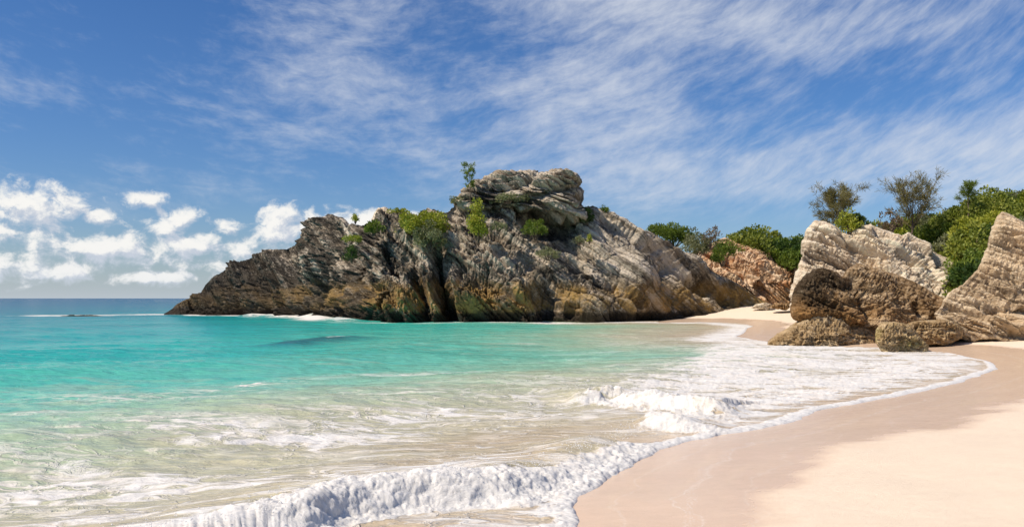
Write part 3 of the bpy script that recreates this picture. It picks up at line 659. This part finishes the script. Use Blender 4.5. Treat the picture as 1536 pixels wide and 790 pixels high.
P = blob_rock([(1190, 464), (1189, 450), (1195, 432), (1207, 416), (1222, 405), (1234, 402), (1246, 408), (1256, 420), (1264, 413), (1276, 401), (1288, 397), (1310, 404), (1340, 412), (1368, 424), (1400, 440), (1432, 456), (1462, 470), (1480, 482), (1478, 512), (1440, 520), (1330, 524), (1250, 520), (1232, 505), (1226, 494), (1206, 486), (1194, 476)],
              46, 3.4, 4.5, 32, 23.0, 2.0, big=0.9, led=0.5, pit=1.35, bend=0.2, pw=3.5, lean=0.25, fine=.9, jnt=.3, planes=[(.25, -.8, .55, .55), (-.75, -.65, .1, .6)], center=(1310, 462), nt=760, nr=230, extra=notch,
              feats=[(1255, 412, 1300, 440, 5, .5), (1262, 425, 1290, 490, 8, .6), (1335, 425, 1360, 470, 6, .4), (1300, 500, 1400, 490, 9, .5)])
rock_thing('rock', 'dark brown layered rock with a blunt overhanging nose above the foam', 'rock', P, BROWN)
P = blob_rock([(1152, 512), (1165, 500), (1185, 489), (1205, 479), (1240, 474), (1285, 480), (1310, 494), (1318, 510), (1305, 526), (1240, 527), (1170, 526), (1154, 522)],
              45.0, 2.9, 3, 8, 29.0, 2.3, big=1.3, led=0.22, pit=1.6, pw=2.4, lean=.5, fine=.7, jnt=.3, nt=420, nr=130)
LEDGE = rock_mat('tide_ledge_rock', (0.54, 0.43, 0.28), (0.33, 0.235, 0.125), (0.085, 0.055, 0.028), 8, streak=0.3, lichen=0.22, ochre=0.6, wet_z=-1.0, ochre_z=(0.1, 1.4), scale=2.2)
rock_thing('rock', 'low pitted shelf of yellowish rock at the foot of the brown overhang', 'rock', P, LEDGE)
P = blob_rock([(1358, 500), (1362, 486), (1380, 481), (1410, 480), (1434, 483), (1445, 494), (1443, 507), (1425, 516), (1370, 518)],
              42.0, 1.5, 2.5, 8, 33.0, 2.4, big=0.8, led=0.2, pit=1.4, pw=2.8, fine=.6, jnt=.3, nt=360, nr=110)
rock_thing('rock', 'flat topped dark rock casting its shadow on the sand, behind the mossy boulder', 'rock', P, LEDGE)
MOSS = rock_mat('mossy_boulder', (0.52, 0.40, 0.24), (0.33, 0.225, 0.115), (0.09, 0.058, 0.03), 12, streak=0.25, lichen=0.15, ochre=0.9, wet_z=-1.0, ochre_z=(0.05, 0.75), scale=2.6, ochre_c=(0.26, 0.29, 0.05))
P = blob_rock([(1314, 512), (1314, 495), (1322, 486), (1342, 483), (1362, 486), (1374, 495), (1384, 508), (1394, 518), (1392, 530), (1360, 534), (1325, 530)],
              39.5, 1.1, 1.3, 12, 37.0, 2.8, big=0.9, led=0.15, pit=1.4, pw=2.3, fine=.6, jnt=.3, nt=360, nr=120, extra=lambda P, a, b: -0.12*np.exp(-((b-497)/3.0)**2))
rock_thing('boulder', 'rounded boulder with green algae standing in the foam', 'boulder', P, MOSS)
P = blob_rock([(1405, 470), (1425, 440), (1448, 424), (1468, 405), (1480, 378), (1490, 345), (1497, 327), (1504, 321), (1520, 328), (1545, 344), (1590, 372), (1640, 410), (1680, 450), (1690, 505), (1560, 512), (1450, 508), (1425, 500)],
              44, 4.5, 5, 32, 43.0, 1.9, big=0.6, led=0.9, pit=0.8, bend=0.15, pw=6.0, lean=0.30, fine=.9, jnt=.25, planes=[(-.5, -.8, .35, .5), (.4, -.8, .4, .6)], center=(1530, 440), nt=720, nr=220,
              feats=[(1450, 462, 1560, 470, 5, .5), (1490, 360, 1536, 400, 4, .35), (1470, 410, 1536, 440, 4, .35), (1440, 455, 1480, 480, 6, .4)],
              extra=lambda P, a, b: 0.35*np.exp(-((b-482)/14.0)**2) - .25*np.exp(-((b-503)/6.0)**2))
rock_thing('cliff', 'tall pointed tan cliff of thin layers at the edge of the dry sand', 'cliff', P, GREYT)
# thin slabs at the back of the cove
for i, (o, Y, lb) in enumerate([([(1126, 462), (1134, 456), (1152, 454), (1160, 459), (1150, 464)], 96, 'thin flat slab lying under the orange cliff on the cove sand'),
                             ([(1152, 461), (1164, 455), (1184, 454), (1190, 458), (1178, 463)], 93, 'thin dark slab lying closest to the brown rock on the cove sand')]):
    P = blob_rock(o, Y, 1.0, 1.2, 6, 50.0+i, 3.0, big=.3, led=.6, pit=.5, nt=120, nr=50)
    rock_thing('rock_slab', lb, 'rock', P, TAN if i == 0 else BROWN)
# reefs awash
REEF = rock_mat('reef_rock', (0.12, 0.10, 0.07), (0.05, 0.045, 0.035), (0.02, 0.018, 0.015), 5, lichen=0.6, ochre=0.0, wet_z=-3, scale=1.5)
for (o, Y, lb) in [([(72, 477), (90, 473.2), (125, 472.6), (150, 473.4), (172, 477), (150, 482), (95, 482)], 119, 'low black reef awash in white water off the tip of the headland')]:
    P = blob_rock(o, Y, 1.6, 2.0, 5, Y, 1.8, big=.3, led=.3, pit=.6, nt=200, nr=60)
    rock_thing('reef_rock', lb, 'reef', P, REEF)

# ------------------------------------------------------------------ hill behind the beach
def hill_z(X, Y):
    u = X/np.maximum(Y, 1.0); px = CX + u*F
    c = interp(px, [(930, 0.0), (975, 5.4), (1040, 6.6), (1070, 7.2), (1110, 7.8), (1205, 7.8), (1250, 7.2), (1330, 7.3), (1420, 7.9), (1480, 9.2), (1536, 9.6), (1700, 10.5), (2200, 12)])
    yf = interp(px, [(930, 100), (1050, 112), (1080, 115), (1196, 113), (1212, 69), (1300, 67), (1420, 60), (1460, 52), (1536, 49), (1700, 47), (2200, 46)])
    w = sstep(Y, yf-4, yf+interp(px, [(1200, 9), (1420, 18), (1500, 26)]))*(1-sstep(Y, yf+40, yf+80))
    return -3 + (c+3)*w + w*(0.5*perlin(X*.2, Y*.2, .3) + 0.25*perlin(X*.6, Y*.6, 1.3))
def build_hill():
    px = np.linspace(930, 2200, 240); Y = np.linspace(44, 200, 200)
    X = (px[None, :]-CX)/F*Y[:, None]; YY = np.repeat(Y[:, None], 240, 1)
    z = hill_z(X, YY)
    me = mesh_np('hill', np.stack([X, YY, z], -1).reshape(-1, 3), grid_faces(*X.shape)[:, ::-1])
    mt, T = material('scrub_soil')
    p = T.n('ShaderNodeNewGeometry').outputs['Position']
    n = T.noise(p, 0.8, 6, 0.65); n2 = T.noise(p, 5.0, 5, 0.65)
    col = T.mix(T.ss(n, 0.4, 0.6), (0.10, 0.085, 0.05), (0.05, 0.07, 0.022)); col = T.mix(T.ss(n2, .5, .7), col, (0.16, 0.13, 0.085))
    finish(T, T.n('ShaderNodeBsdfPrincipled', {'Base Color': col, 'Roughness': 0.95, 'Specular IOR Level': 0.1, 'Normal': T.bump(n2, 0.8, 0.3)}))
    setting(link('hill', me, mt))
build_hill()

# ------------------------------------------------------------------ vegetation
def leaf_mat(name, a, b, c):
    mt, T = material(name)
    r = T.n('ShaderNodeNewGeometry').outputs['Random Per Island']
    oi = T.n('ShaderNodeObjectInfo').outputs['Random']
    p = T.n('ShaderNodeNewGeometry').outputs['Position']
    cl = T.noise(p, 0.9, 3)
    v = T.add(T.add(T.mul(r, 0.55), T.mul(T.sub(cl, 0.5), 1.1)), T.add(0.18, T.mul(T.sub(oi, 0.5), 0.25)))
    col = T.ramp(v, [(0.0, a), (0.5, b), (1.0, c)])
    d = T.n('ShaderNodeBsdfPrincipled', {'Base Color': col, 'Roughness': 0.55, 'Specular IOR Level': 0.3})
    tr = T.n('ShaderNodeBsdfTranslucent', {'Color': T.mix(1.0, col, (1.2, 1.25, 0.6), 'MULTIPLY')})
    mx = T.n('ShaderNodeMixShader', {0: 0.32, 1: d.outputs[0], 2: tr.outputs[0]})
    finish(T, mx); return mt
def wood_mat(name, c):
    mt, T = material(name)
    p = T.n('ShaderNodeNewGeometry').outputs['Position']; n = T.noise(p, 6.0, 5, 0.6)
    finish(T, T.n('ShaderNodeBsdfPrincipled', {'Base Color': T.mix(n, tuple(q*.55 for q in c), tuple(q*1.4 for q in c)), 'Roughness': 0.9, 'Specular IOR Level': 0.1, 'Normal': T.bump(n, .6, .05)}))
    return mt
GREEN = leaf_mat('green_leaves', (0.05, 0.09, 0.015), (0.15, 0.21, 0.03), (0.30, 0.35, 0.06))
DARKG = leaf_mat('dark_leaves', (0.022, 0.050, 0.012), (0.065, 0.115, 0.022), (0.15, 0.20, 0.04))
YELLOW = leaf_mat('yellow_green_leaves', (0.14, 0.18, 0.022), (0.32, 0.35, 0.045), (0.52, 0.48, 0.09))
GREYG = leaf_mat('grey_green_leaves', (0.10, 0.115, 0.06), (0.20, 0.215, 0.115), (0.31, 0.31, 0.17))
HILLG = leaf_mat('hillside_leaves', (0.07, 0.10, 0.016), (0.19, 0.23, 0.035), (0.36, 0.36, 0.07))
OLIVE = leaf_mat('olive_needles', (0.10, 0.09, 0.035), (0.21, 0.185, 0.075), (0.33, 0.29, 0.125))
DRY = leaf_mat('dry_twigs', (0.10, 0.075, 0.05), (0.18, 0.135, 0.09), (0.26, 0.20, 0.14))
WOOD = wood_mat('grey_bark', (0.15, 0.115, 0.085))

def leaves(centres, dirs, length, width, rs):
    n = len(centres)
    d = dirs/np.maximum(np.linalg.norm(dirs, axis=1, keepdims=True), 1e-6)
    r = rs.normal(size=(n, 3)); sd_ = np.cross(d, r); sd_ /= np.maximum(np.linalg.norm(sd_, axis=1, keepdims=True), 1e-6)
    L = (length*rs.uniform(.6, 1.3, n))[:, None]; Wd = (width*rs.uniform(.6, 1.3, n))[:, None]
    a = centres; b = centres + d*L*0.5 + sd_*Wd*0.5; c = centres + d*L; e = centres + d*L*0.5 - sd_*Wd*0.5
    V = np.stack([a, b, c, e], 1).reshape(-1, 3)
    Fc = np.arange(4*n).reshape(-1, 4); return V, Fc
def tubes(paths, sides=5):
    Vs = []; Fs = []; off = 0
    for pts, r0, r1 in paths:
        pts = np.array(pts, float); m = len(pts); rr = np.linspace(r0, r1, m)
        tg = np.gradient(pts, axis=0); tg /= np.maximum(np.linalg.norm(tg, axis=1, keepdims=True), 1e-6)
        ref = np.array([0.3, 0.9, 0.1]); s1 = np.cross(tg, ref); s1 /= np.maximum(np.linalg.norm(s1, axis=1, keepdims=True), 1e-6); s2 = np.cross(tg, s1)
        a = np.linspace(0, 2*math.pi, sides, endpoint=False)
        V = pts[:, None, :] + rr[:, None, None]*(np.cos(a)[None, :, None]*s1[:, None, :] + np.sin(a)[None, :, None]*s2[:, None, :])
        Vs.append(V.reshape(-1, 3)); Fs.append(grid_faces(m, sides, True)+off); off += m*sides
    return np.concatenate(Vs), np.concatenate(Fs)
def bush_mesh(seed, w, h, n, leaf, nclump=26, flat=1.0):
    """Foliage of a shrub: leaves in clumps spread over and inside a lumpy dome; base at z = 0."""
    rs = np.random.RandomState(seed)
    a = rs.uniform(0, 2*math.pi, nclump); q = rs.uniform(0.0, 1.0, nclump)
    el = np.arcsin(q); rr = rs.uniform(0.45, 1.0, nclump)
    C = np.stack([np.cos(a)*np.cos(el)*w*.5*rr, np.sin(a)*np.cos(el)*w*.5*rr*flat, 0.18*h + np.sin(el)*h*0.78*rr], 1)
    R_ = rs.uniform(0.09, 0.21, nclump)*(w+h)*0.5
    idx = rs.randint(0, nclump, n)
    off = rs.normal(size=(n, 3)); off /= np.linalg.norm(off, axis=1, keepdims=True)
    off *= (rs.uniform(0.2, 1.0, n)**0.45)[:, None]
    P = C[idx] + off*R_[idx][:, None]*np.array([1.1, 1.1, .85])
    k = P[:, 2] > 0.02; P = P[k]; off = off[k]
    dirs = off + np.array([0, 0, 0.5]) + rs.normal(size=off.shape)*0.55
    return leaves(P, dirs, leaf, leaf*0.55, rs), C
def make_bush(label, seed, w, h, n, leaf, mat, loc, group=None, nclump=26, name='shrub'):
    (V, Fc), C = bush_mesh(seed, w, h, n, leaf, nclump)
    t = thing(name, label, 'shrub', loc, group)
    link('foliage', mesh_np('foliage', V, Fc, smooth=False), mat, t)
    rs = random.Random(seed)
    paths = []
    for c in C[:9]:
        m = c*0.5 + np.array([rs.uniform(-.1, .1)*w, rs.uniform(-.1, .1)*w, 0])
        paths.append(([(c[0]*.1, c[1]*.1, -0.15), tuple(m), tuple(c)], 0.045*h**.5, 0.012))
    V, Fc = tubes(paths, 4); link('stems', mesh_np('stems', V, Fc), WOOD, t)
    return t
def feather_tree(label, seed, loc, height, spread, nb, nneed, mat, lean=0.0, needle=0.30, trunkr=0.07, bare=0.15, cat='tree', name='casuarina_tree', wid=0.028, up=0.9):
    """Casuarina-like tree: thin trunk, rising limbs, twigs and long hanging needles."""
    rs = np.random.RandomState(seed)
    tp = [np.array([0, 0, -0.3])]
    for i in range(1, 8):
        f = i/7; tp.append(np.array([lean*f*height + rs.normal()*0.03*height*.4, rs.normal()*0.02*height, f*height*0.97]))
    tp = np.array(tp); paths = []; tw = []
    for b in range(nb):
        f = bare + (0.97-bare)*(b+.5)/nb; i = f*7; i0 = min(int(i), 6); base = tp[i0] + (tp[i0+1]-tp[i0])*(i-i0)
        a = b*2.4 + rs.uniform(-.5, .5); L = spread*(0.45+0.75*math.sin(math.pi*(0.12+0.8*f)))*rs.uniform(.45, 1.1)
        d = np.array([math.cos(a), math.sin(a), up*rs.uniform(.5, 1.4)]); d /= np.linalg.norm(d)
        pts = [base + d*L*t_ + np.array([0, 0, 0.18*L*t_*t_]) + rs.normal(size=3)*0.03*L for t_ in np.linspace(0, 1, 5)]
        paths.append((pts, trunkr*0.42*(1.1-f), 0.008))
        for k in range(7):
            t_ = rs.uniform(.25, 1); j = t_*4; j0 = min(int(j), 3); q = pts[j0] + (pts[j0+1]-pts[j0])*(j-j0)
            dd = d + rs.normal(size=3)*0.7 + np.array([0, 0, .35]); dd /= np.linalg.norm(dd)
            l2 = L*rs.uniform(.18, .42); e = q + dd*l2
            paths.append(([q, q+dd*l2*.5, e], 0.010, 0.004)); tw.append((q, dd, l2))
    t = thing(name, label, cat, loc)
    V, Fc = tubes([(tp, trunkr, 0.012)], 7); link('trunk', mesh_np('trunk', V, Fc), WOOD, t)
    V, Fc = tubes(paths, 4); link('branches', mesh_np('branches', V, Fc), WOOD, t)
    per = nneed//max(1, len(tw)); Cs = []; Ds = []
    for q, dd, l2 in tw:
        tt = rs.uniform(0.05, 1.05, per)[:, None]
        Cs.append(q + dd*l2*tt + rs.normal(size=(per, 3))*0.035); Ds.append(dd*0.7 + rs.normal(size=(per, 3))*0.6 + np.array([0, 0, 0.1]))
    V, Fc = leaves(np.concatenate(Cs), np.concatenate(Ds), needle, wid, rs)
    link('crown', mesh_np('crown', V, Fc, smooth=False), mat, t)
    return t
def at(px, py, Y): return W(px, py, Y)

# on the headland
make_bush('yellow green rounded shrub on the headland crest, next to the pale stone', 1, 5.4, 2.6, 6400, 0.26, YELLOW, at(632, 352, 93.5), nclump=34)
make_bush('grey green shrub spilling down the cliff below the rounded yellow green one', 2, 3.6, 2.8, 4200, 0.20, GREYG, at(645, 374, 91.0), nclump=30)
make_bush('small olive shrub in the saddle between two headland knobs', 3, 2.0, 1.7, 1600, 0.2, GREEN, at(560, 352, 93.5))
make_bush('little creeping plant with yellow leaves under the knobbed headland pillar', 4, 2.4, 0.9, 900, 0.18, YELLOW, at(526, 364, 94))
make_bush('dark creeper hanging in the hollow of the headland face', 5, 1.5, 1.9, 1100, 0.18, DARKG, at(528, 392, 92.5))
make_bush('tiny bright tuft alone on the skyline between stone pillar and pale stone', 6, 0.7, 1.0, 350, 0.2, YELLOW, at(533, 334, 100))
make_bush('straggly green shrub in the dark cleft below the overhanging ledge', 7, 2.6, 2.4, 2200, 0.18, GREEN, at(803, 358, 91.5), nclump=22)
make_bush('grey scrub clinging to the slanting layers under the ledge', 8, 2.4, 1.3, 1200, 0.16, GREYG, at(822, 388, 90.0))
make_bush('low brownish scrub on the shoulder under the curved top ledge', 9, 4.2, 1.0, 1500, 0.18, GREYG, at(762, 304, 92.5))
make_bush('dark shrub in the notch between top ledge and smooth slab', 10, 1.7, 2.0, 1500, 0.18, DARKG, at(880, 336, 94.5))
make_bush('bright green tuft alone on the slanting slab face', 11, 0.5, 0.9, 260, 0.16, YELLOW, at(884, 364, 90.5))
make_bush('pale grey tuft on the slab near the bright green one', 12, 1.3, 0.9, 500, 0.16, GREYG, at(868, 366, 91))
feather_tree('thin wispy sapling rising alone above the headland skyline', 13, at(706, 305, 92.5), 4.0, 0.95, 15, 1500, GREEN, lean=-0.06, needle=0.28, trunkr=0.05, bare=0.35, name='pine_sapling', wid=0.05)
make_bush('yellow green feathery shrub hanging down the cliff under the sapling', 14, 1.7, 4.6, 2400, 0.24, YELLOW, at(716, 362, 89.5), nclump=30)
make_bush('flat yellowish mat of scrub on the crest, hugging the foot of the pale stone', 15, 2.4, 0.8, 1100, 0.18, YELLOW, at(596, 322, 97))
make_bush('grey tuft on the cliff edge at the base of the sapling', 16, 1.5, 0.9, 700, 0.17, GREYG, at(684, 306, 94))
make_bush('thin green scrub along a bed below the hanging feathery shrub', 17, 2.0, 0.8, 700, 0.17, GREYG, at(748, 345, 89.8))
make_bush('small scrub patch near the top of the smooth slab skyline', 18, 1.4, 0.8, 600, 0.17, GREEN, at(905, 320, 97))
# ridge behind the headland and the cove
make_bush('light green rounded bush behind the sloping slab of the headland', 20, 4.6, 2.8, 4200, 0.26, GREEN, at(1012, 368, 104), nclump=34)
make_bush('lower bush at the start of the slab skyline', 21, 2.6, 1.6, 1700, 0.24, GREEN, at(985, 356, 105))
make_bush('grey green bush between slab and orange cliff', 22, 4.0, 3.0, 3300, 0.22, GREYG, at(1044, 384, 101), nclump=30)
make_bush('bare twiggy bush on the ridge beside the orange cliff', 23, 2.2, 2.6, 500, 0.25, DRY, at(1066, 372, 100))
make_bush('leafy shrub draped over the end of the orange cliff', 24, 3.5, 3.2, 2800, 0.24, GREEN, at(1083, 398, 104), nclump=28)
protos = []
for i, (w, h, n, lf, mt) in enumerate([(3.4, 2.0, 3000, 0.26, DARKG), (3.0, 2.3, 2800, 0.26, HILLG), (3.6, 1.8, 2800, 0.24, GREEN), (2.6, 1.7, 2200, 0.24, YELLOW), (3.2, 2.1, 2600, 0.24, GREYG)]):
    protos.append((w, h, n, lf, mt))
def base_bush(k, label, group, loc):
    w, h, n, lf, mt = protos[k]; return make_bush(label, 60+k, w, h, n, lf, mt, loc, group, 34)
rs = random.Random(5)
HEDGE = 'dense dark green bush in the thicket above the orange cliff'; GH = 'bushes of the thicket above the orange cliff'
first = {}
spots = [(1098, 366, 97, 1), (1115, 368, 96, 1), (1130, 364, 98, 1), (1146, 368, 95, 0), (1138, 374, 94, 1), (1158, 378, 93, 2), (1108, 374, 95, 1), (1150, 362, 101, 1), (1165, 372, 94, 0), (1178, 366, 97, 2), (1192, 374, 93, 0), (1203, 380, 91, 0), (1206, 370, 95, 2), (1195, 388, 90, 2), (1180, 384, 92, 2), (1120, 362, 103, 4)]
for (px, py, Y, k) in spots:
    loc = at(px, py+17, Y+19)
    lab = 'dense dark green bush in the thicket above the orange cliff' if k in (0, 2) else 'looser lighter bush in the thicket above the orange cliff'
    if (k, 'h') not in first: first[(k, 'h')] = base_bush(k, lab, GH, loc)
    else: dup(first[(k, 'h')], loc, rs.uniform(0, 6.28), rs.uniform(1.2, 1.6), lab, GH)
# scrub on the hillside above the tan cliffs
GS = 'shrubs covering the hillside above the tan cliffs'
names = {0: 'dark green shrub among the scrub on the hillside', 1: 'mid green leafy shrub among the scrub on the hillside', 2: 'low dark shrub among the scrub on the hillside', 3: 'yellow green shrub among the scrub on the hillside', 4: 'grey green shrub among the scrub on the hillside'}
pts = []
tries = 0
while len(pts) < 120 and tries < 6000:
    tries += 1
    px = rs.uniform(1318, 1640); Y = rs.uniform(49, 82)
    x = (px-CX)/F*Y; z = float(hill_z(np.array([x]), np.array([Y]))[0])
    if z < 1.5: continue
    if all((x-a)**2 + (Y-b)**2 > 1.5**2 for a, b, _ in pts): pts.append((x, Y, z))
for (x, Y, z) in pts:
    k = rs.choice([1, 3, 1, 2, 3, 3, 1, 4, 2, 1, 0])
    s_ = rs.uniform(.6, 0.95) if Y < 60 else rs.uniform(.75, 1.15)
    if (k, 's') not in first: first[(k, 's')] = base_bush(k, names[k], GS, (x, Y, z-0.15))
    else: dup(first[(k, 's')], (x, Y, z-0.15), rs.uniform(0, 6.28), s_, names[k], GS)
make_bush('bright yellow green shrub at the foot of the feathery tree on the cream cliff', 71, 1.7, 1.9, 1500, 0.2, YELLOW, at(1272, 352, 66.5))
make_bush('dark low shrub under the feathery tree at the cream cliff edge', 72, 2.2, 1.4, 1500, 0.2, DARKG, at(1290, 345, 68))
# trees
feather_tree('bushy olive tree with upswept feathery limbs on top of the cream cliff', 81, at(1252, 350, 68.5), 2.6, 2.2, 30, 6000, OLIVE, lean=0.12, trunkr=0.08, bare=0.06, wid=0.034, needle=0.42, up=1.05)
feather_tree('broad sparse tree with spiky limbs standing in the hillside scrub', 82, at(1368, 345, 72), 2.6, 2.5, 30, 5500, OLIVE, lean=0.03, trunkr=0.09, bare=0.06, wid=0.034, needle=0.44, up=1.05)
feather_tree('slim young tree poking out of the scrub above the tan pointed cliff', 83, at(1452, 322, 70), 2.3, 0.9, 16, 2600, GREEN, lean=0.02, trunkr=0.05, bare=0.35)
make_bush('dry twiggy bush beside the broad sparse tree', 84, 2.0, 2.0, 500, 0.25, DRY, at(1336, 350, 72))

# ------------------------------------------------------------------ droplets thrown up along the breaking crests
def build_spray():
    rs_ = np.random.RandomState(3); cs = []
    for pts_, n_, hgt_, sp_ in ((CREST1[1:], 1500, 0.32, 0.16), (CREST2[:5], 500, 0.30, 0.2)):
        p_ = np.array(pts_); L_ = np.concatenate([[0], np.cumsum(np.hypot(*np.diff(p_, axis=0).T))])
        q_ = rs_.uniform(0, L_[-1], n_); q_ = q_ + 0.25*np.sin(q_*5.0)
        x_ = np.interp(q_, L_, p_[:, 0]) + rs_.normal(size=n_)*sp_; y_ = np.interp(q_, L_, p_[:, 1]) + rs_.normal(size=n_)*sp_
        z_ = hgt_ + np.abs(rs_.normal(size=n_))*0.055 + 0.04*np.sin(q_*3.1)
        cs.append(np.stack([x_, y_, z_], 1))
    C_ = np.concatenate(cs); n_ = len(C_)
    oct_ = np.array([[1, 0, 0], [-1, 0, 0], [0, 1, 0], [0, -1, 0], [0, 0, 1], [0, 0, -1]], float)
    fc_ = np.array([[0, 2, 4], [2, 1, 4], [1, 3, 4], [3, 0, 4], [2, 0, 5], [1, 2, 5], [3, 1, 5], [0, 3, 5]])
    r_ = rs_.uniform(0.002, 0.008, n_)*rs_.uniform(.6, 1.3, n_)
    V = (C_[:, None, :] + oct_[None]*r_[:, None, None]).reshape(-1, 3); Fc = (fc_[None] + np.arange(n_)[:, None, None]*6).reshape(-1, 3)
    mt, T = material('droplets'); finish(T, T.n('ShaderNodeBsdfPrincipled', {'Base Color': (0.82, 0.82, 0.81), 'Roughness': 0.4}))
    setting(link('spray', mesh_np('spray', V, Fc), mt), 'stuff')
build_spray()
